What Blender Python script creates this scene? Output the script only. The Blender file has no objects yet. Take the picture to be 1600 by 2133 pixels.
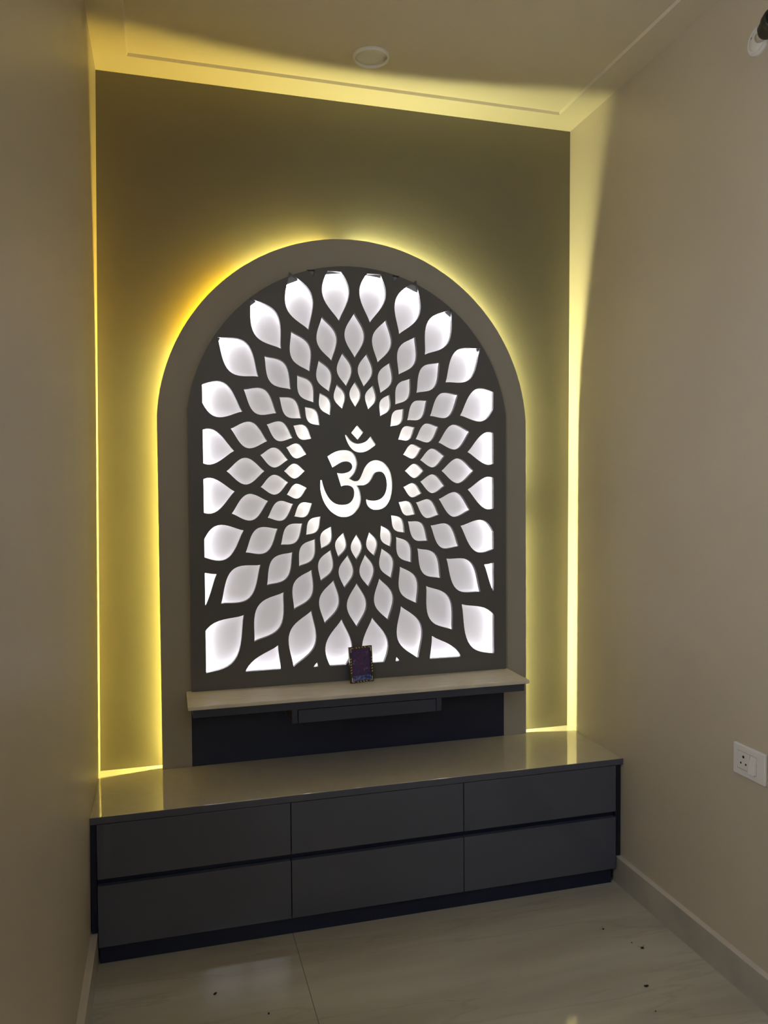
import bpy, bmesh, math, random
from mathutils import Vector, Matrix
from mathutils.geometry import delaunay_2d_cdt
random.seed(7)
SC = bpy.context.scene
COL = SC.collection
PI = math.pi

# ------------------------------------------------------------------ camera
yaw, pitch, roll = -0.2715, -0.0320, 0.0072
Rz = Matrix.Rotation(yaw, 3, 'Z'); Rx = Matrix.Rotation(pitch, 3, 'X'); Ry = Matrix.Rotation(roll, 3, 'Y')
R = Rz @ Rx @ Ry                                  # columns: right, forward, up
right, fwd, up = R.col[0], R.col[1], R.col[2]
cam_d = bpy.data.cameras.new('camera'); cam = bpy.data.objects.new('camera', cam_d); COL.objects.link(cam)
M = Matrix.Identity(4)
for i in range(3):
    M[i][0], M[i][1], M[i][2] = right[i], up[i], -fwd[i]
M.translation = Vector((0.2221, -2.7729, 1.3856))
cam.matrix_world = M
cam_d.sensor_fit = 'VERTICAL'; cam_d.sensor_height = 36.0
cam_d.lens = 1640.48 / 2133.0 * 36.0
cam_d.clip_start = 0.01
SC.camera = cam

# ------------------------------------------------------------------ light and exposure
DAYLIGHT = 5.2                                   # sky entering by the two added windows out of view
COVE_L = (1.0, 0.84, 0.20); COVE_R = (1.0, 0.98, 0.45); COVE_POWER = 800.0
BOX_LED = (0.985, 0.965, 1.05); BOX_POWER = 47.0
CORE_LED = (1.0, 0.96, 0.80); CORE_POWER = 68.0
w = bpy.data.worlds.new('sky'); SC.world = w; w.use_nodes = True
bg = w.node_tree.nodes['Background']; bg.inputs[0].default_value = (0.90, 0.97, 1.12, 1); bg.inputs[1].default_value = DAYLIGHT
YF = -3.9                                         # front wall, behind the viewer
WIN = (0.42, 1.12, 1.95, 2.55)                    # small high window added in it, unseen: x0,x1,z0,z1
SIDE = (-2.80, -1.70, 1.10, 2.40)                 # unseen window added in the left wall beside the viewer: y0,y1,z0,z1
def portal(name, loc, rot, sx, sy):
    pd = bpy.data.lights.new(name, 'AREA'); pd.shape = 'RECTANGLE'; pd.size = sx; pd.size_y = sy; pd.cycles.is_portal = True
    po = bpy.data.objects.new(name, pd); COL.objects.link(po); po.location = loc; po.rotation_euler = rot
portal('front_portal', ((WIN[0]+WIN[1])/2, YF-0.10, (WIN[2]+WIN[3])/2), (PI/2, 0, 0), WIN[1]-WIN[0], WIN[3]-WIN[2])
portal('side_portal', (-0.29, (SIDE[0]+SIDE[1])/2, (SIDE[2]+SIDE[3])/2), (0, -PI/2, 0), SIDE[3]-SIDE[2], SIDE[1]-SIDE[0])
vs = SC.view_settings
SC.display_settings.display_device = 'sRGB'
vs.view_transform = 'Standard'; vs.look = 'None'; vs.exposure = 0.0; vs.gamma = 1.0; vs.use_curve_mapping = False
SC.cycles.use_denoising = True
SC.cycles.max_bounces = 14; SC.cycles.diffuse_bounces = 8; SC.cycles.glossy_bounces = 6

# ------------------------------------------------------------------ materials
def new_mat(name):
    m = bpy.data.materials.new(name); m.use_nodes = True
    nt = m.node_tree; return m, nt, nt.nodes['Principled BSDF']
def mat(name, col, rough=0.5, spec=0.5, metal=0.0, vary=0.06, scale=8.0, bump=0.0, bscale=120.0, coat=0.0, stretch=None):
    m, nt, b = new_mat(name)
    b.inputs['Roughness'].default_value = rough; b.inputs['Specular IOR Level'].default_value = spec
    b.inputs['Metallic'].default_value = metal; b.inputs['Coat Weight'].default_value = coat
    b.inputs['Coat Roughness'].default_value = 0.05
    tc = nt.nodes.new('ShaderNodeTexCoord'); mp = nt.nodes.new('ShaderNodeMapping')
    if stretch: mp.inputs['Scale'].default_value = stretch
    nz = nt.nodes.new('ShaderNodeTexNoise'); nz.inputs['Scale'].default_value = scale; nz.inputs['Detail'].default_value = 4
    cr = nt.nodes.new('ShaderNodeValToRGB')
    cr.color_ramp.elements[0].position = 0.3; cr.color_ramp.elements[1].position = 0.7
    cr.color_ramp.elements[0].color = (*[c*(1-vary) for c in col], 1); cr.color_ramp.elements[1].color = (*[min(1, c*(1+vary)) for c in col], 1)
    L = nt.links.new
    L(tc.outputs['Object'], mp.inputs['Vector']); L(mp.outputs[0], nz.inputs['Vector']); L(nz.outputs['Fac'], cr.inputs[0]); L(cr.outputs[0], b.inputs['Base Color'])
    if bump:
        n2 = nt.nodes.new('ShaderNodeTexNoise'); n2.inputs['Scale'].default_value = bscale; n2.inputs['Detail'].default_value = 3
        bp = nt.nodes.new('ShaderNodeBump'); bp.inputs['Strength'].default_value = bump; bp.inputs['Distance'].default_value = 0.002
        L(tc.outputs['Object'], n2.inputs['Vector']); L(n2.outputs['Fac'], bp.inputs['Height']); L(bp.outputs[0], b.inputs['Normal'])
    return m
def emis(name, col, power):
    m = bpy.data.materials.new(name); m.use_nodes = True; nt = m.node_tree
    nt.nodes.remove(nt.nodes['Principled BSDF'])
    e = nt.nodes.new('ShaderNodeEmission'); e.inputs[0].default_value = (*col, 1); e.inputs[1].default_value = power
    nt.links.new(e.outputs[0], nt.nodes['Material Output'].inputs[0]); return m

M_WALL = mat('beige_satin_paint', (0.525, 0.458, 0.345), 0.42, 0.35, vary=0.025, scale=3, bump=0.12, bscale=60)
M_BACK = mat('shade_darkened_beige_paint', (0.178, 0.159, 0.108), 0.42, 0.35, vary=0.025, scale=3, bump=0.15, bscale=60)  # wall beige darkened to stand for the weak daylight on the back wall
M_CEIL = mat('ceiling_paint', (0.68, 0.61, 0.47), 0.6, 0.3, vary=0.02, scale=3, bump=0.08, bscale=80)
M_FRAME = mat('grey_laminate', (0.37, 0.352, 0.315), 0.38, 0.4, vary=0.02, scale=5)
M_JAALI = mat('charcoal_grey_laminate', (0.125, 0.127, 0.13), 0.38, 0.4, vary=0.02, scale=5)
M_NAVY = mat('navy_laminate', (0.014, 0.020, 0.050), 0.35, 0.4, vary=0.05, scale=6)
M_DRAWER = mat('slate_gloss_laminate', (0.080, 0.090, 0.128), 0.075, 0.75, vary=0.03, scale=5)
M_APRON = mat('dark_blue_grey_laminate', (0.055, 0.062, 0.09), 0.3, 0.4, vary=0.04, scale=6)
M_CARC = mat('dark_carcass', (0.015, 0.017, 0.03), 0.5, 0.3)
M_COUNTER = mat('polished_grey_granite', (0.58, 0.54, 0.44), 0.03, 0.5, vary=0.025, scale=30)
M_COUNTER.node_tree.nodes['Principled BSDF'].inputs['IOR'].default_value = 2.7
M_SHELF = mat('beige_engineered_stone', (0.76, 0.71, 0.60), 0.3, 0.45, vary=0.08, scale=14, stretch=(1, 4, 1))
M_BACKW = mat('white_bounce_face', (0.92, 0.91, 0.92), 0.4, 0.4, vary=0.01)  # white faces added to spread light inside the box
M_GLOW = mat('white_acrylic_added_glow', (0.92, 0.91, 0.92), 0.4, 0.4, vary=0.01)
_b = M_GLOW.node_tree.nodes['Principled BSDF']; _b.inputs['Emission Color'].default_value = (1.0, 0.955, 0.985, 1); _b.inputs['Emission Strength'].default_value = 0.18  # even glow added to the sheet to brighten the middle petals
M_RING = mat('raw_grey_board_edge', (0.5, 0.5, 0.52), 0.6, 0.3)
M_SPACER = mat('white_spacer_board', (0.6, 0.57, 0.5), 0.6, 0.3)
M_SKIRT = mat('marble_skirting', (0.42, 0.39, 0.32), 0.3, 0.4, vary=0.12, scale=7)
M_SKTOP = mat('skirting_cut_edge', (0.62, 0.57, 0.5), 0.45, 0.35, vary=0.05)
M_PLASTIC = mat('white_switch_plastic', (0.72, 0.69, 0.64), 0.35, 0.45, vary=0.01)
M_LIGHT = mat('white_downlight_plastic', (0.86, 0.83, 0.74), 0.35, 0.5, vary=0.01)
M_DIFF = mat('downlight_diffuser', (0.82, 0.80, 0.70), 0.35, 0.4, vary=0.01)
M_HOLE = mat('black_hole', (0.01, 0.009, 0.008), 0.7, 0.2)
M_BLACK = mat('black_bakelite', (0.03, 0.029, 0.026), 0.35, 0.4)
M_BRASS = mat('dark_brass', (0.10, 0.07, 0.028), 0.3, 0.5, metal=0.6, vary=0.15, scale=60)
M_SILVER = mat('bright_embossed_metal', (0.88, 0.84, 0.68), 0.25, 0.6, metal=0.15, vary=0.05)
M_DUST = mat('dry_leaf_debris', (0.03, 0.022, 0.014), 0.8, 0.2, vary=0.3, scale=200)
M_ALU = mat('window_aluminium', (0.5, 0.5, 0.5), 0.4, 0.5, metal=0.5)

def floor_material():
    m, nt, b = new_mat('marble_look_tile'); N = nt.nodes.new; L = nt.links.new
    b.inputs['Roughness'].default_value = 0.07; b.inputs['Specular IOR Level'].default_value = 0.7
    tc = N('ShaderNodeTexCoord'); mp = N('ShaderNodeMapping'); mp.inputs['Scale'].default_value = (0.42, 3.4, 1); mp.inputs['Rotation'].default_value = (0, 0, 0.12)
    L(tc.outputs['Object'], mp.inputs['Vector'])
    n1 = N('ShaderNodeTexNoise'); n1.inputs['Scale'].default_value = 2.2; n1.inputs['Detail'].default_value = 9; n1.inputs['Distortion'].default_value = 0.4
    L(mp.outputs[0], n1.inputs['Vector'])
    cr = N('ShaderNodeValToRGB'); e = cr.color_ramp.elements
    e[0].position = 0.33; e[0].color = (0.42, 0.385, 0.315, 1); e[1].position = 0.68; e[1].color = (0.56, 0.54, 0.455, 1)
    x = e.new(0.5); x.color = (0.49, 0.465, 0.385, 1)
    L(n1.outputs['Fac'], cr.inputs[0])
    # thin wandering veins
    n2 = N('ShaderNodeTexNoise'); n2.inputs['Scale'].default_value = 1.5; n2.inputs['Detail'].default_value = 7; n2.inputs['Distortion'].default_value = 0.35
    L(mp.outputs[0], n2.inputs['Vector'])
    s = N('ShaderNodeMath'); s.operation = 'SUBTRACT'; s.inputs[1].default_value = 0.5; L(n2.outputs['Fac'], s.inputs[0])
    a = N('ShaderNodeMath'); a.operation = 'ABSOLUTE'; L(s.outputs[0], a.inputs[0])
    vr = N('ShaderNodeMapRange'); vr.inputs[1].default_value = 0.0; vr.inputs[2].default_value = 0.012; vr.inputs[3].default_value = 0.22; vr.inputs[4].default_value = 0.0
    L(a.outputs[0], vr.inputs[0])
    mx = N('ShaderNodeMix'); mx.data_type = 'RGBA'; mx.inputs[7].default_value = (0.25, 0.215, 0.165, 1)
    L(vr.outputs[0], mx.inputs[0]); L(cr.outputs[0], mx.inputs[6])
    # tile joint running away from the viewer
    sx = N('ShaderNodeSeparateXYZ'); L(tc.outputs['Object'], sx.inputs[0])
    j = N('ShaderNodeMath'); j.operation = 'SUBTRACT'; j.inputs[1].default_value = 0.585; L(sx.outputs[0], j.inputs[0])
    ja = N('ShaderNodeMath'); ja.operation = 'ABSOLUTE'; L(j.outputs[0], ja.inputs[0])
    jl = N('ShaderNodeMath'); jl.operation = 'LESS_THAN'; jl.inputs[1].default_value = 0.0011; L(ja.outputs[0], jl.inputs[0])
    m2 = N('ShaderNodeMix'); m2.data_type = 'RGBA'; m2.inputs[7].default_value = (0.22, 0.2, 0.165, 1)
    L(jl.outputs[0], m2.inputs[0]); L(mx.outputs[2], m2.inputs[6]); L(m2.outputs[2], b.inputs['Base Color'])
    return m
M_FLOOR = floor_material()

def picture_material():
    m, nt, b = new_mat('faded_colour_print'); N = nt.nodes.new; L = nt.links.new
    b.inputs['Roughness'].default_value = 0.12
    tc = N('ShaderNodeTexCoord'); sx = N('ShaderNodeSeparateXYZ'); L(tc.outputs['Object'], sx.inputs[0])
    n = N('ShaderNodeTexNoise'); n.inputs['Scale'].default_value = 55; n.inputs['Detail'].default_value = 5; L(tc.outputs['Object'], n.inputs['Vector'])
    cr = N('ShaderNodeValToRGB'); e = cr.color_ramp.elements
    e[0].position = 0.30; e[0].color = (0.012, 0.012, 0.075, 1); e[1].position = 0.74; e[1].color = (0.26, 0.27, 0.46, 1)
    for p_, c_ in ((0.45, (0.05, 0.05, 0.19, 1)), (0.53, (0.10, 0.02, 0.09, 1)), (0.61, (0.06, 0.06, 0.19, 1))):
        x = e.new(p_); x.color = c_
    L(n.outputs['Fac'], cr.inputs[0])
    g = N('ShaderNodeMapRange'); g.inputs[1].default_value = 0.026; g.inputs[2].default_value = 0.020; g.inputs[3].default_value = 0; g.inputs[4].default_value = 0.8
    L(sx.outputs[2], g.inputs[0])
    n3 = N('ShaderNodeTexNoise'); n3.inputs['Scale'].default_value = 90; L(tc.outputs['Object'], n3.inputs['Vector'])
    c3 = N('ShaderNodeValToRGB'); c3.color_ramp.elements[0].position = 0.4; c3.color_ramp.elements[0].color = (0.03, 0.07, 0.30, 1); c3.color_ramp.elements[1].position = 0.6; c3.color_ramp.elements[1].color = (0.22, 0.32, 0.75, 1)
    L(n3.outputs['Fac'], c3.inputs[0])
    mx = N('ShaderNodeMix'); mx.data_type = 'RGBA'; L(g.outputs[0], mx.inputs[0]); L(cr.outputs[0], mx.inputs[6]); L(c3.outputs[0], mx.inputs[7])
    L(mx.outputs[2], b.inputs['Base Color']); return m
M_PIC = picture_material()

# ------------------------------------------------------------------ helpers
def link(name, me, m, parent=None, loc=None, rot=None):
    o = bpy.data.objects.new(name, me); COL.objects.link(o)
    ms = m if isinstance(m, (list, tuple)) else [m]
    if len(me.materials) == 0:
        for k in ms: me.materials.append(k)
    if parent: o.parent = parent
    if loc: o.location = loc
    if rot: o.rotation_euler = rot
    return o
def thing(name, label, cat, loc=(0, 0, 0), rot=(0, 0, 0), group=None):
    o = bpy.data.objects.new(name, None); COL.objects.link(o); o.empty_display_size = 0.05
    o.location = loc; o.rotation_euler = rot
    tag(o, label, cat, group); return o
def tag(o, label, cat, group=None):
    o['label'] = label; o['category'] = cat
    if group: o['group'] = group
    return o
def struct(o, label=None):
    o['kind'] = 'structure'
    if label: o['label'] = label
    return o
def box_bm(bm, x0, x1, y0, y1, z0, z1, bevel=0.0, seg=2):
    r = bmesh.ops.create_cube(bm, size=1.0)
    for v in r['verts']:
        v.co = Vector((x0 + (v.co.x+.5)*(x1-x0), y0 + (v.co.y+.5)*(y1-y0), z0 + (v.co.z+.5)*(z1-z0)))
    if bevel:
        es = list({e for v in r['verts'] for e in v.link_edges})
        bmesh.ops.bevel(bm, geom=es, offset=bevel, segments=seg, profile=0.5, affect='EDGES')
def to_mesh(bm, name, smooth=False):
    bmesh.ops.recalc_face_normals(bm, faces=bm.faces)
    me = bpy.data.meshes.new(name); bm.to_mesh(me); bm.free()
    if smooth:
        for f in me.polygons: f.use_smooth = True
    return me
def box(name, m, x0, x1, y0, y1, z0, z1, parent=None, bevel=0.0, off=(0, 0, 0), seg=2):
    bm = bmesh.new(); box_bm(bm, x0-off[0], x1-off[0], y0-off[1], y1-off[1], z0-off[2], z1-off[2], bevel, seg)
    return link(name, to_mesh(bm, name), m, parent)
def hexa(name, m, pts, parent=None):                 # eight corners: bottom ring, top ring
    bm = bmesh.new(); v = [bm.verts.new(p) for p in pts]
    for f in ((0, 1, 2, 3), (7, 6, 5, 4), (0, 4, 5, 1), (1, 5, 6, 2), (2, 6, 7, 3), (3, 7, 4, 0)): bm.faces.new([v[i] for i in f])
    return link(name, to_mesh(bm, name), m, parent)
def even_odd(x, z, loops):
    c = False
    for lp in loops:
        for i, b in enumerate(lp):
            a = lp[i-1]
            if (a[1] > z) != (b[1] > z) and x < (b[0]-a[0])*(z-a[1])/(b[1]-a[1])+a[0]: c = not c
    return c
def plate(name, loops, y_front, thick, m, parent=None, off=(0, 0, 0)):   # outline + holes in x,z; thickness along y
    pts, edges = [], []
    for lp in loops:
        b0 = len(pts); pts += [Vector((q[0], q[1])) for q in lp]
        edges += [(b0+i, b0+(i+1) % len(lp)) for i in range(len(lp))]
    vo, eo, fo, ov, oe, of = delaunay_2d_cdt(pts, edges, [], 1, 1e-7)
    fo = [f for f in fo if even_odd(sum(vo[i][0] for i in f)/len(f), sum(vo[i][1] for i in f)/len(f), loops)]
    bm = bmesh.new()
    F = [bm.verts.new((p[0]-off[0], y_front-off[1], p[1]-off[2])) for p in vo]
    B = [bm.verts.new((p[0]-off[0], y_front+thick-off[1], p[1]-off[2])) for p in vo]
    cnt = {}
    for f in fo:
        bm.faces.new([F[i] for i in f]); bm.faces.new([B[i] for i in reversed(f)])
        for i in range(len(f)):
            e = (f[i], f[(i+1) % len(f)]); k = tuple(sorted(e)); cnt.setdefault(k, []).append(e)
    for k, es in cnt.items():
        if len(es) == 1:
            i, j = es[0]; bm.faces.new((F[j], F[i], B[i], B[j]))
    for v in [v for v in bm.verts if not v.link_faces]: bm.verts.remove(v)
    return link(name, to_mesh(bm, name), m, parent)
def lathe(name, prof, m, parent=None, seg=48, axis='Z', loc=(0, 0, 0), rot=None, smooth=True):   # prof: (radius, height)
    bm = bmesh.new(); rings = []
    for r, h in prof:
        if r < 1e-6: rings.append([bm.verts.new((0, 0, h))])
        else: rings.append([bm.verts.new((r*math.cos(2*PI*k/seg), r*math.sin(2*PI*k/seg), h)) for k in range(seg)])
    for a, b in zip(rings, rings[1:]):
        for k in range(seg):
            f = [a[k % len(a)], a[(k+1) % len(a)], b[(k+1) % len(b)], b[k % len(b)]]
            u = []
            for q in f:
                if q not in u: u.append(q)
            if len(u) > 2: bm.faces.new(u)
    o = link(name, to_mesh(bm, name, smooth), m, parent, loc, rot); return o
def ribbon(name, path, y0, y1, m, parent=None, closed=False, off=(0, 0, 0)):   # strip of light standing on edge along an x,z path
    bm = bmesh.new(); a = [bm.verts.new((p[0]-off[0], y0-off[1], p[1]-off[2])) for p in path]; b = [bm.verts.new((p[0]-off[0], y1-off[1], p[1]-off[2])) for p in path]
    n = len(path)
    for i in range(n if closed else n-1):
        j = (i+1) % n; bm.faces.new((a[i], a[j], b[j], b[i]))
    return link(name, to_mesh(bm, name), m, parent)

# ------------------------------------------------------------------ room shell
H = 2.7484
def lx(z): return 0.0256*(z-0.44)/(H-0.44)                  # left wall leans a little, as built
def rx(z): return 1.7374 + 0.0126*(z-0.44)/(H-0.44)
ZT = 2.86
wl = plate('wall_left', [[(YF-.12, -.05), (0.12, -.05), (0.12, ZT), (YF-.12, ZT)], [(SIDE[0], SIDE[2]), (SIDE[1], SIDE[2]), (SIDE[1], SIDE[3]), (SIDE[0], SIDE[3])]], 0, .30, M_WALL)  # thickened so the added window's deep reveal narrows its light
for v in wl.data.vertices: v.co = Vector((lx(v.co.z) - v.co.y, v.co.x, v.co.z))
wl.data.flip_normals(); struct(wl, 'beige painted left wall')
wr = hexa('wall_right', M_WALL, [(rx(0), YF-.12, -.05), (rx(0)+.12, YF-.12, -.05), (rx(0)+.12, 0.12, -.05), (rx(0), 0.12, -.05),
                                 (rx(ZT), YF-.12, ZT), (rx(ZT)+.12, YF-.12, ZT), (rx(ZT)+.12, 0.12, ZT), (rx(ZT), 0.12, ZT)]); struct(wr, 'beige painted right wall')
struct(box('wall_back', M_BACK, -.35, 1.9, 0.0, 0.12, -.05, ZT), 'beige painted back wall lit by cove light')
wf = plate('wall_front', [[(-.35, -.05), (1.9, -.05), (1.9, ZT), (-.35, ZT)], [(WIN[0], WIN[2]), (WIN[1], WIN[2]), (WIN[1], WIN[3]), (WIN[0], WIN[3])]], YF-.12, .12, M_WALL); struct(wf, 'front wall with an added window behind the viewer')
struct(box('floor', M_FLOOR, -.35, 1.9, YF-.12, 0.12, -.06, 0.0), 'beige marble look floor tiles')
# ceiling: plaster border with a slightly recessed middle
bm = bmesh.new()
def cz(x): return H + 0.0065*(1 - x/1.75)
TX0, TX1, TY1, TY0, TD = 0.128, 1.645, -0.112, YF+0.15, 0.009
o_ = [(-.35, .12), (1.9, .12), (1.9, YF-.12), (-.35, YF-.12)]; i_ = [(TX0, TY1), (TX1, TY1), (TX1, TY0), (TX0, TY0)]
vo = [bm.verts.new((x, y, cz(x))) for x, y in o_]; vi = [bm.verts.new((x, y, cz(x))) for x, y in i_]
vu = [bm.verts.new((x+sx*.004, y+sy*.004, cz(x)+TD)) for (x, y), (sx, sy) in zip(i_, ((1, -1), (-1, -1), (-1, 1), (1, 1)))]
for k in range(4):
    j = (k+1) % 4
    bm.faces.new((vo[k], vo[j], vi[j], vi[k])); bm.faces.new((vi[k], vi[j], vu[j], vu[k]))
bm.faces.new(vu)
vt = [bm.verts.new((x, y, ZT)) for x, y in o_]
for k in range(4):
    j = (k+1) % 4; bm.faces.new((vo[k], vo[j], vt[j], vt[k]))
bm.faces.new(vt)
struct(link('ceiling', to_mesh(bm, 'ceiling'), M_CEIL), 'cream plaster ceiling with a recessed middle')
# skirting
def skirting(name, x_wall, x_face, lab):
    s = box(name, M_SKIRT, min(x_wall, x_face), max(x_wall, x_face), YF, -0.366, 0.0, 0.0925); struct(s, lab)
    box('top_edge', M_SKTOP, min(x_wall, x_face), max(x_wall, x_face), YF, -0.366, 0.0925, 0.0943, parent=s)
skirting('baseboard_right', rx(0.05)+.004, 1.7171, 'stone skirting along the right wall')
skirting('baseboard_left', lx(0.05)-.004, 0.0155, 'stone skirting along the left wall')
# added unseen windows, behind and beside the viewer
def window(name, a0, a1, z0, z1, lab):
    fr = .04; mid_ = (a0+a1)/2
    wn = plate(name, [[(a0, z0), (a1, z0), (a1, z1), (a0, z1)], [(a0+fr, z0+fr), (mid_-.02, z0+fr), (mid_-.02, z1-fr), (a0+fr, z1-fr)],
                      [(mid_+.02, z0+fr), (a1-fr, z0+fr), (a1-fr, z1-fr), (mid_+.02, z1-fr)]], 0, .04, M_ALU)
    return struct(wn, lab) or wn
w1 = window('added_window_1', *WIN, 'small aluminium window added out of view in the wall behind the viewer')  # unseen window added for daylight and the bluish floor reflection
for v in w1.data.vertices: v.co.y += YF-.08
w2 = window('added_window_2', *SIDE, 'aluminium window added out of view in the left wall beside the viewer')  # unseen window added to light the side walls more than the back
for v in w2.data.vertices: v.co = Vector((-.24-v.co.y, v.co.x, v.co.z))
w2.data.flip_normals()

# ------------------------------------------------------------------ arch backing panel with cove light
CX = 0.8727
def arch(hw, zb, zs, za, n=72, CX=CX):                     # bottom-left, up, over the arc, down to bottom-right
    rise = za-zs; Rr = (hw*hw+rise*rise)/(2*rise); zc = za-Rr
    a0 = math.atan2(zs-zc, -hw); a1 = math.atan2(zs-zc, hw)
    return [(CX-hw, zb)] + [(CX+Rr*math.cos(a0+(a1-a0)*k/n), zc+Rr*math.sin(a0+(a1-a0)*k/n)) for k in range(n+1)] + [(CX+hw, zb)]
ZC = 0.4406
GAP = 0.030                                          # spacer depth behind the board
YFR = -0.048                                         # front face of the backing board
CXF, FW, FS, FA = 0.8693, 0.6681, 1.6307, 2.2547
YBB = -0.0335                                        # white sheet at the bottom of the light box
ap = thing('arched_panel', 'tall grey arched backing panel standing on the counter, yellow cove light behind', 'wall panel', (CX, 0, ZC))
OA = (CX, 0, ZC)
plate('board', [arch(FW, ZC+.0005, FS, FA, CX=CXF), arch(.5525, .7215, 1.646, 2.135)], YFR, .018, M_FRAME, ap, OA)
ins_s, ins_a = 0.062, 0.037
def inset_arch(extra=0.0, n=72):
    rise = FA-FS; Rr = (FW*FW+rise*rise)/(2*rise); zc = FA-Rr
    a0 = math.atan2(FS-zc, -FW); a1 = math.atan2(FS-zc, FW)
    pts = [(CXF-FW+ins_s+extra, ZC+.004), (CXF-FW+ins_s+extra, (ZC+FS)/2)]
    for k in range(n+1):
        t = k/n; s = min(t, 1-t)/0.22; s = max(0, min(1, s)); s = s*s*(3-2*s)
        i = ins_s+(ins_a-ins_s)*s + extra; a = a0+(a1-a0)*t
        pts.append((CXF+(Rr-i)*math.cos(a), zc+(Rr-i)*math.sin(a)))
    return pts + [(CXF+FW-ins_s-extra, (ZC+FS)/2), (CXF+FW-ins_s-extra, ZC+.004)]
plate('spacer_board', [inset_arch(.0015)], -GAP, GAP-.0005, M_SPACER, ap, OA)
sp = inset_arch()
mid = len(sp)//2 - 1
YA, YB = -.0150, -.0190
def cove(path, col, power, lab=None):
    o = ribbon('led_strip', path, YA, YB, emis('cove_led', col, power), ap, off=OA)
    if lab: o['label'] = lab
iL = 2 + int(72*0.13); iL2 = 2 + int(72*0.30)
cove(sp[:iL+1], COVE_L, COVE_POWER*0.95, 'yellow strip light up the left side')
cove(sp[iL:iL2+1], (1.0, 0.63, 0.03), COVE_POWER*.88, 'amber strip light over the left shoulder of the arch')
cove(sp[iL2:mid-1], (1.0, 0.86, 0.24), COVE_POWER*0.66, 'yellow strip light left of the arch top')
top_r = [p for p in sp[mid+1:-2]]
cove(top_r, COVE_R, COVE_POWER*.75, 'pale yellow strip light over the right of the arch')
xr = sp[-1][0]
cove([(xr, FS), (xr, 1.36)], COVE_R, COVE_POWER*.7, 'pale yellow strip light on the upper right side')
cove([(xr, 1.28), (xr, ZC+.004)], (1.0, 0.97, 0.42), COVE_POWER*0.7, 'pale yellow strip light on the lower right side')
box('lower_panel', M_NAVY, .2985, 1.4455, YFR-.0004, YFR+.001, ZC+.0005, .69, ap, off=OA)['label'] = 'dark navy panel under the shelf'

# ------------------------------------------------------------------ cut-out lattice screen (light box)
JW, JS, JA, ZB = 0.5729, 1.646, 2.1555, 0.7010
YJ = -0.0694; JT = 0.018
PX, PZ = 0.8727, 1.4421                              # centre of the petal pattern
CLIP = (PX-.5245, PX+.5245, .757, 2.1345)
def clip(poly):
    def cut(pl, inside, inter):
        out = []
        for i, c in enumerate(pl):
            p = pl[i-1]
            if inside(c):
                if not inside(p): out.append(inter(p, c))
                out.append(c)
            elif inside(p): out.append(inter(p, c))
        return out
    def ix(v):
        return lambda a, b: (v, a[1]+(b[1]-a[1])*(v-a[0])/(b[0]-a[0]))
    def iz(v):
        return lambda a, b: (a[0]+(b[0]-a[0])*(v-a[1])/(b[1]-a[1]), v)
    for ins, it in ((lambda p: p[0] >= CLIP[0], ix(CLIP[0])), (lambda p: p[0] <= CLIP[1], ix(CLIP[1])),
                    (lambda p: p[1] >= CLIP[2], iz(CLIP[2])), (lambda p: p[1] <= CLIP[3], iz(CLIP[3]))):
        if poly: poly = cut(poly, ins, it)
    return poly
def petal(ring, ang):
    r0 = 0.2242*1.329**ring if ring < 4 else 0.6935; r1 = r0*1.40; rm = math.sqrt(r0*r1); hw = 0.097*rm
    n = 16; L_, R_ = [], []
    for k in range(n+1):
        t = k/n; r = r0+(r1-r0)*t; wd = hw*math.sin(PI*t)**1.2 if 0 < k < n else 0
        L_.append((wd, r)); R_.append((-wd, r))
    pts = L_ + R_[-2:0:-1]
    out = []
    for u, r in pts:
        x = r*math.sin(ang)+u*math.cos(ang); z = r*math.cos(ang)-u*math.sin(ang)
        out.append((PX+0.808*x, PZ+z))
    return out
holes = []
for ring in range(5):
    for j in range(24):
        d = 15*j + (7.5 if ring in (1, 3) else 0)
        if ring == 4:
            up_ = min(d, 360-d)
            if up_ <= 90 and up_ != 15: continue
        h = clip(petal(ring, math.radians(d)))
        if len(h) < 3: continue
        A = abs(sum(h[i-1][0]*h[i][1]-h[i][0]*h[i-1][1] for i in range(len(h))))/2
        if A > 2e-5: holes.append(h)
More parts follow.
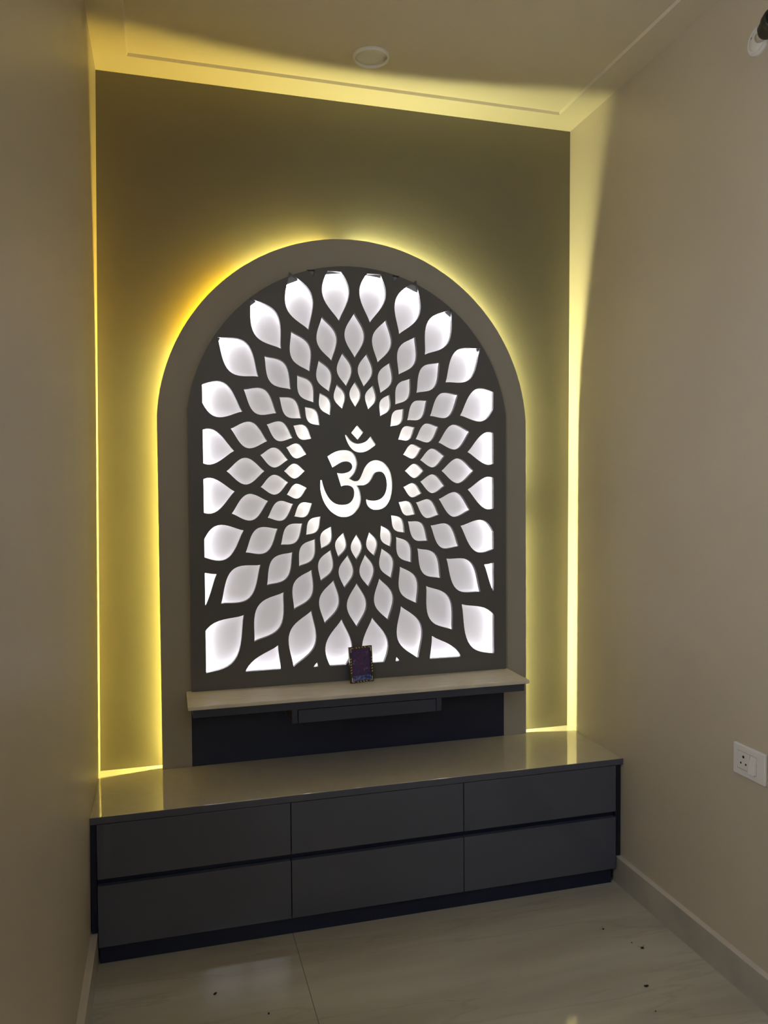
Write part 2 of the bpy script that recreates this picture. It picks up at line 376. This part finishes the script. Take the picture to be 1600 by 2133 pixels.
OM_BODY = [
    [(-10.15, 5.04), (-8.5, 6.12), (-6.6, 6.94), (-4.47, 7.32), (-2.58, 7.19), (-1.15, 6.5), (-0.09, 5.12), (0.44, 3.26), (0.43, 1.87), (-0.01, 0.24), (-0.86, -1.27), (-2.23, -2.59)],
    [(-2.23, -2.59), (-1.24, -3.24), (-0.29, -3.6), (0.79, -3.37), (1.64, -2.32), (2.38, -0.7), (3.11, 0.93), (4.21, 2.45), (5.54, 3.38), (7.24, 3.81), (8.94, 3.58), (10.63, 2.57), (12.09, 0.69), (12.93, -1.66), (13.23, -4.25), (13.14, -6.84), (12.63, -9.43), (11.51, -11.78), (9.78, -13.28), (7.59, -13.79), (5.65, -13.46), (4.21, -12.27), (3.69, -10.74), (3.7, -9.99)],
    [(3.7, -9.99), (4.71, -10.4), (6.4, -10.58), (8.1, -10.32), (9.57, -9.52), (10.68, -8.0), (11.25, -6.12), (11.32, -4.24), (10.96, -2.36), (10.24, -0.95), (9.27, -0.29), (8.18, -0.24), (7.2, -0.59), (6.35, -1.64), (5.61, -3.04), (4.51, -4.32), (3.06, -5.01), (1.86, -5.07), (0.42, -5.11)],
    [(0.42, -5.11), (1.13, -6.28), (1.6, -7.92), (1.77, -10.02), (1.32, -12.11), (0.35, -13.73), (-1.1, -15.22), (-2.78, -16.01), (-4.45, -16.17), (-6.58, -15.71), (-8.69, -14.41), (-10.32, -12.65), (-11.59, -10.56), (-12.38, -8.25), (-12.76, -5.95), (-12.74, -4.11), (-12.69, -3.19)],
    [(-12.69, -3.19), (-12.22, -3.14)],
    [(-12.22, -3.14), (-11.88, -4.8), (-11.2, -6.88), (-10.28, -8.73), (-9.12, -10.24), (-7.72, -11.3), (-6.07, -11.83), (-4.41, -11.87), (-2.98, -11.59), (-1.78, -10.79), (-0.93, -9.29), (-0.68, -7.66), (-0.91, -6.38), (-1.62, -5.52), (-2.68, -5.09), (-3.87, -5.04), (-4.82, -5.26), (-5.35, -5.49)],
    [(-5.35, -5.49), (-6.82, -0.63)],
    [(-6.82, -0.63), (-5.97, -0.79), (-4.78, -0.86), (-3.36, -0.57), (-2.16, 0.01), (-1.39, 1.05), (-1.43, 2.1), (-2.02, 2.91), (-3.09, 3.32), (-4.27, 3.32), (-5.46, 2.9), (-6.88, 2.09), (-8.42, 1.17)],
    [(-8.42, 1.17), (-10.15, 5.04)]]
OM_MOON = [
    [(-3.79, 12.61), (-3.37, 11.12), (-2.79, 9.73), (-1.85, 8.24), (-0.67, 7.16), (0.76, 6.63), (2.2, 6.57), (3.88, 6.95), (5.58, 7.94), (7.4, 9.28)],
    [(7.4, 9.28), (5.42, 12.18)],
    [(5.42, 12.18), (4.64, 11.19), (3.67, 10.37), (2.22, 9.77), (0.78, 9.6), (-0.65, 9.98), (-1.83, 10.78), (-2.77, 11.82), (-3.43, 12.73)],
    [(-3.43, 12.73), (-3.79, 12.61)]]
OM_DOT = [(0.6, 16.02), (2.78, 13.61), (0.75, 10.97), (-1.55, 13.38)]
def smooth_path(segs, sub=4):
    out = []
    for s in segs:
        n = len(s)
        for i in range(n-1):
            p0 = s[max(0, i-1)]; p1 = s[i]; p2 = s[i+1]; p3 = s[min(n-1, i+2)]
            for k in range(sub if n > 2 else 1):
                t = k/sub
                out.append(tuple(0.5*((2*p1[c]) + (-p0[c]+p2[c])*t + (2*p0[c]-5*p1[c]+4*p2[c]-p3[c])*t*t + (-p0[c]+3*p1[c]-3*p2[c]+p3[c])*t**3) for c in (0, 1)))
    return out
def om(pts): return [(0.873+x/100, 1.442+z/100) for x, z in pts]
holes += [om(smooth_path(OM_BODY)), om(smooth_path(OM_MOON)), om(OM_DOT)]
OJ = (CX, YFR, ZB)
js = thing('lattice_screen', 'backlit grey arched screen cut with lotus petals around an Om symbol', 'screen', OJ)
plate('cut_out_panel', [arch(JW, ZB, JS, JA)] + holes, YJ, JT, M_JAALI, js, OJ)
jp = bpy.data.objects['cut_out_panel']; jp['label'] = 'charcoal grey sheet cut with rings of petals and an Om'
jp.data.materials.append(M_BACKW)                    # back face whitened to bounce light inside the box
for f in jp.data.polygons:
    if f.normal.y > .9: f.material_index = 1
RW = 0.020
inner = arch(JW-RW, ZB+RW, JS, JA-RW)
plate('box_rim', [arch(JW-.0005, ZB, JS, JA-.0005), inner], YJ+JT, YFR-(YJ+JT)-.0006, M_RING, js, OJ)
rm_ = bpy.data.objects['box_rim']; rm_.data.materials.append(M_BACKW)  # side faces whitened to bounce light inside the box
for f in rm_.data.polygons:
    if abs(f.normal.y) < .5: f.material_index = 1
plate('backboard', [arch(.5525, .7215, 1.646, 2.135)], YBB-.0015, .0030, M_GLOW, ap, OA)['label'] = 'white sheet with an added glow behind the cut-outs'
E_BOX = emis('white_box_led', BOX_LED, BOX_POWER); E_CORE = emis('warm_white_ring_led', CORE_LED, CORE_POWER)
led = arch(JW-RW-.0015, ZB+RW+.0015, JS, JA-RW-.0015)
ribbon('led_strip', led, -.0375, -.0455, E_BOX, ap, closed=True, off=OA)['label'] = 'white strip light around the rim'
ribbon('led_ring', [(PX+.150*math.cos(2*PI*k/64), PZ+.188*math.sin(2*PI*k/64)) for k in range(64)], -.0362, -.0432, E_CORE, ap, closed=True, off=OA)['label'] = 'warm white ring of light around the Om'

# ------------------------------------------------------------------ shelf with a slim drawer
ZS = 0.7006
sh = thing('wall_shelf', 'beige stone shelf with a slim dark drawer, fixed below the lit screen', 'shelf', (CX, -.14, ZS))
OS = (CX, -.14, ZS)
box('shelf_top', M_SHELF, .2823, 1.4545, -.2516, YFR, ZS-.0137, ZS, sh, .0035, OS, 3)['label'] = 'pale beige stone slab'
box('apron', M_APRON, .297, 1.4357, -.2455, YFR-.003, .6615, ZS-.0139, sh, .0008, OS)
box('drawer_cheek', M_APRON, .6105, .6285, -.2455, -.05, .617, .6614, sh, .0008, OS)
box('drawer_cheek', M_APRON, 1.1075, 1.1255, -.2455, -.05, .617, .6614, sh, .0008, OS)
dr = box('drawer', M_APRON, .6312, 1.1055, -.2445, -.06, .6165, .6590, sh, .0008, OS)

# ------------------------------------------------------------------ counter and drawer cabinet
ct = box('countertop', M_COUNTER, lx(.43)+.0005, rx(.43)-.0005, -.3936, -.0005, .4199, ZC, None, .0012)
box('edge_shade_strip', M_DRAWER, lx(.43)+.0005, rx(.43)-.0005, -.3960, -.3937, .4199, ZC-.0006, ct, .0005)['label'] = 'dark strip painting the shade on the front edge'  # dark strip added for shade on the stone's front edge
tag(ct, 'polished grey stone countertop along the back wall on the drawer cabinet', 'countertop')
XL, XR = 0.0165, 1.7115
OC = (CX, -.2, 0)
cab = thing('drawer_cabinet', 'low slate grey six drawer cabinet under the polished countertop', 'cabinet', OC)
box('carcass', M_CARC, .022, 1.714, -.365, -.006, .03, .4190, cab, 0, OC)
xs = [XL, .5805, 1.1475, XR-.001]
for zi, (z0, z1) in enumerate(((.2575, .4175), (.0570, .2375))):
    for k in range(3):
        box('drawer_front', M_DRAWER, xs[k]+.0013, xs[k+1]-.0013, -.3945, -.3755, z0, z1, cab, .0009, OC)
box('handle_groove', M_NAVY, XL+.001, XR-.002, -.3740, -.3655, .228, .266, cab, 0, OC)['label'] = 'navy finger groove between the drawer rows'
box('plinth', M_NAVY, XL+.003, XR-.010, -.3760, -.3600, .0005, .0560, cab, 0, OC)['label'] = 'navy toe board'
box('filler_strip', M_NAVY, lx(.2)+.002, XL-.001, -.3830, -.3660, .096, .4185, cab, 0, OC)['label'] = 'navy filler against the left wall'
box('filler_strip', M_CARC, XR+.001, rx(.2)-.002, -.3830, -.3660, .096, .4185, cab, 0, OC)['label'] = 'black filler against the right wall'

# ------------------------------------------------------------------ little framed picture
pw, ph = 0.087, 0.125
pf = thing('picture_frame', 'small brass framed blue picture leaning on the shelf before the screen', 'picture frame', (.8795, -.1085, ZS+.0002), (math.radians(-7), 0, math.radians(10)))
bw = .0075
plate('border', [[(-pw/2, 0), (pw/2, 0), (pw/2, ph), (-pw/2, ph)], [(-pw/2+bw, bw), (pw/2-bw, bw), (pw/2-bw, ph-bw), (-pw/2+bw, ph-bw)]], -.004, .010, M_BRASS, pf)
plate('picture', [[(-pw/2+bw-.001, bw-.001), (pw/2-bw+.001, bw-.001), (pw/2-bw+.001, ph-bw+.001), (-pw/2+bw-.001, ph-bw+.001)]], -.001, .002, M_PIC, pf)['label'] = 'blue and maroon blurred print'
box('back_leg', M_BLACK, -.012, .012, .006, .010, .002, .085, pf)
stud = None
def add_stud(x, z, ang):
    global stud
    if stud is None:
        bm = bmesh.new(); box_bm(bm, -.0028, .0028, -.0012, .0008, -.0011, .0011, .0005)
        stud = link('stud', to_mesh(bm, 'stud'), M_SILVER, pf); o = stud
    else:
        o = stud.copy(); COL.objects.link(o); o.parent = pf
    o.location = (x, -.0045, z); o.rotation_euler = (0, -ang, 0)
for k in range(6):
    add_stud(-pw/2+bw/2, .036+k*.0095, .6); add_stud(pw/2-bw/2, .036+k*.0095, .6)
for k in range(4):
    add_stud(-.0165+k*.011, ph-bw/2, -.9); add_stud(-.0165+k*.011, bw/2, -.9)
for sx in (-1, 1):
    for z in (0, 1):
        bm = bmesh.new(); zc_ = bw*.62 if z == 0 else ph-bw*.62; dz = 1 if z == 0 else -1; xc = sx*(pw/2-bw*.75)
        box_bm(bm, xc-.0011, xc+.0011, -.0055, -.0035, min(zc_, zc_+dz*.014), max(zc_, zc_+dz*.014))
        box_bm(bm, min(xc, xc-sx*.009), max(xc, xc-sx*.009), -.0055, -.0035, zc_-.0008, zc_+.0008)
        link('corner_bracket', to_mesh(bm, 'corner_bracket'), M_SILVER, pf)

# ------------------------------------------------------------------ socket and switch on the right wall
xs_w = rx(.63)
so = thing('socket_plate', 'white socket and switch plate on the right wall', 'socket', (xs_w, -1.010, .632), (0, 0, -PI/2))
# local: x -> along the wall toward the viewer, -y -> into the room
bm = bmesh.new(); box_bm(bm, -.060, .060, -.010, 0.0, -.043, .043, .0035, 3); link('plate', to_mesh(bm, 'plate'), M_PLASTIC, so)
sk = None
bm = bmesh.new(); box_bm(bm, -.040, .006, -.0116, -.0095, -.022, .024, .0012); sk = link('socket_face', to_mesh(bm, 'socket_face'), M_PLASTIC, so)
for hx, hz, r in ((-.017, .0125, .0038), (-.0265, -.006, .0028), (-.0075, -.006, .0028)):
    lathe('pin_hole', [(0, 0), (r, 0), (r, .0004), (0, .0004)], M_HOLE, sk, 20, loc=(hx, -.0117, hz), rot=(PI/2, 0, 0), smooth=False)
bm = bmesh.new()
v = [bm.verts.new(c) for c in ((.008, -.0098, -.023), (.030, -.0098, -.023), (.030, -.0098, .024), (.008, -.0098, .024),
                               (.0085, -.0195, -.0225), (.0295, -.0195, -.0225), (.0295, -.0108, .0235), (.0085, -.0108, .0235))]
for f in ((0, 1, 2, 3), (7, 6, 5, 4), (0, 4, 5, 1), (1, 5, 6, 2), (2, 6, 7, 3), (3, 7, 4, 0)): bm.faces.new([v[i] for i in f])
link('rocker_switch', to_mesh(bm, 'rocker_switch'), M_PLASTIC, so)

M_GAP = mat('grey_joint', (0.30, 0.285, 0.26), 0.6, 0.3)
for x0, x1 in ((-.041, .0065), (.0072, .0308)):
    plate('module_joint', [[(x0, -.0238), (x1, -.0238), (x1, .0252), (x0, .0252)], [(x0+.0009, -.0229), (x1-.0009, -.0229), (x1-.0009, .0243), (x0+.0009, .0243)]], -.0103, .0005, M_GAP, so)
# ------------------------------------------------------------------ lamp holder high on the right wall
lz, ly = 2.553, -1.004
lh = thing('lamp_holder', 'white round wall lamp holder with a black socket, high on right wall', 'lamp holder', (rx(lz), ly, lz), (0, 0, -PI/2))
lathe('base_rose', [(.0385, 0), (.0385, .003), (.036, .0065), (.031, .0075), (.0295, .0065), (.027, .0085), (.020, .0115), (.010, .013), (0, .0133)], M_PLASTIC, lh, 40, rot=(PI/2, 0, 0))
nk = lathe('neck', [(0, 0), (.014, 0), (.0125, .058), (0, .058)], M_PLASTIC, lh, 24, loc=(.014, -.008, .000), rot=Vector((.86, -.44, -.24)).to_track_quat('Z', 'Y').to_euler())
lathe('screw_hole', [(0, 0), (.0036, 0), (.0036, .0008), (0, .0008)], M_HOLE, lh, 16, loc=(-.012, -.0112, .010), rot=(PI/2, 0, 0))
aim = Vector((.95, -.28, .14)).to_track_quat('Z', 'Y').to_euler()
lathe('socket', [(0, 0), (.018, .0), (.020, .008), (.0235, .010), (.0245, .034), (.0275, .036), (.0275, .056), (.023, .057), (.022, .040), (0, .040)], M_BLACK, lh, 32, loc=(.056, -.031, -.016), rot=aim)

# ------------------------------------------------------------------ recessed downlight
dl = thing('ceiling_downlight', 'round white unlit downlight in the ceiling', 'ceiling light', (.8795, -.2985, cz(.88)+TD), (PI, 0, 0))
lathe('rim', [(.0595, .0005), (.0595, .0045), (.057, .010), (.053, .0115), (.0505, .0075), (.0505, 0)], M_LIGHT, dl, 56)
lathe('diffuser', [(.0502, .0005), (.0502, .0035), (.030, .0042), (0, .0045)], M_DIFF, dl, 56)

# ------------------------------------------------------------------ bits of debris on the floor
def crumb(x, y, s, lab, tail=False):
    bm = bmesh.new(); bmesh.ops.create_icosphere(bm, subdivisions=2, radius=1)
    sx, sy = s*random.uniform(.8, 1.5), s*random.uniform(.6, 1.0)
    for v_ in bm.verts:
        k = random.uniform(.75, 1.2); v_.co = Vector((v_.co.x*sx*k, v_.co.y*sy*k, (v_.co.z+1)*s*.35*k))
    if tail:
        for a in (.6, 2.2):
            d_ = Vector((math.cos(a), math.sin(a), 0))
            q = [bm.verts.new(Vector((0, 0, s*.3)) + d_*r + Vector((-d_.y, d_.x, 0))*t*s*.12 + Vector((0, 0, h))) for r, t, h in ((0, -1, 0), (0, 1, 0), (s*3.4, 1, .001), (s*3.4, -1, .001))]
            bm.faces.new(q)
    o = link('crumb', to_mesh(bm, 'crumb'), M_DUST, loc=(x, y, 0.0003), rot=(0, 0, random.uniform(0, 3)))
    return tag(o, lab, 'debris', 'specks of debris on the floor')
crumb(1.520, -.628, .0042, 'dark winged speck on the floor, nearest the right end of the cabinet', True)
crumb(1.564, -.716, .0022, 'tiny dark dot on the floor just before the curled speck by the skirting')
crumb(1.578, -.749, .0046, 'dark curled speck on the floor, closest to the right skirting', True)
crumb(1.483, -.910, .0050, 'largest dark crumb on the floor toward the lower right')
crumb(1.446, -1.007, .0028, 'dark dot on the floor at the lower right, nearest the viewer')
crumb(0.334, -.610, .0050, 'dark crumb on the floor before the left drawers', False)
crumb(0.465, -.732, .0030, 'small dark speck on the floor at bottom left, beside the tile joint')
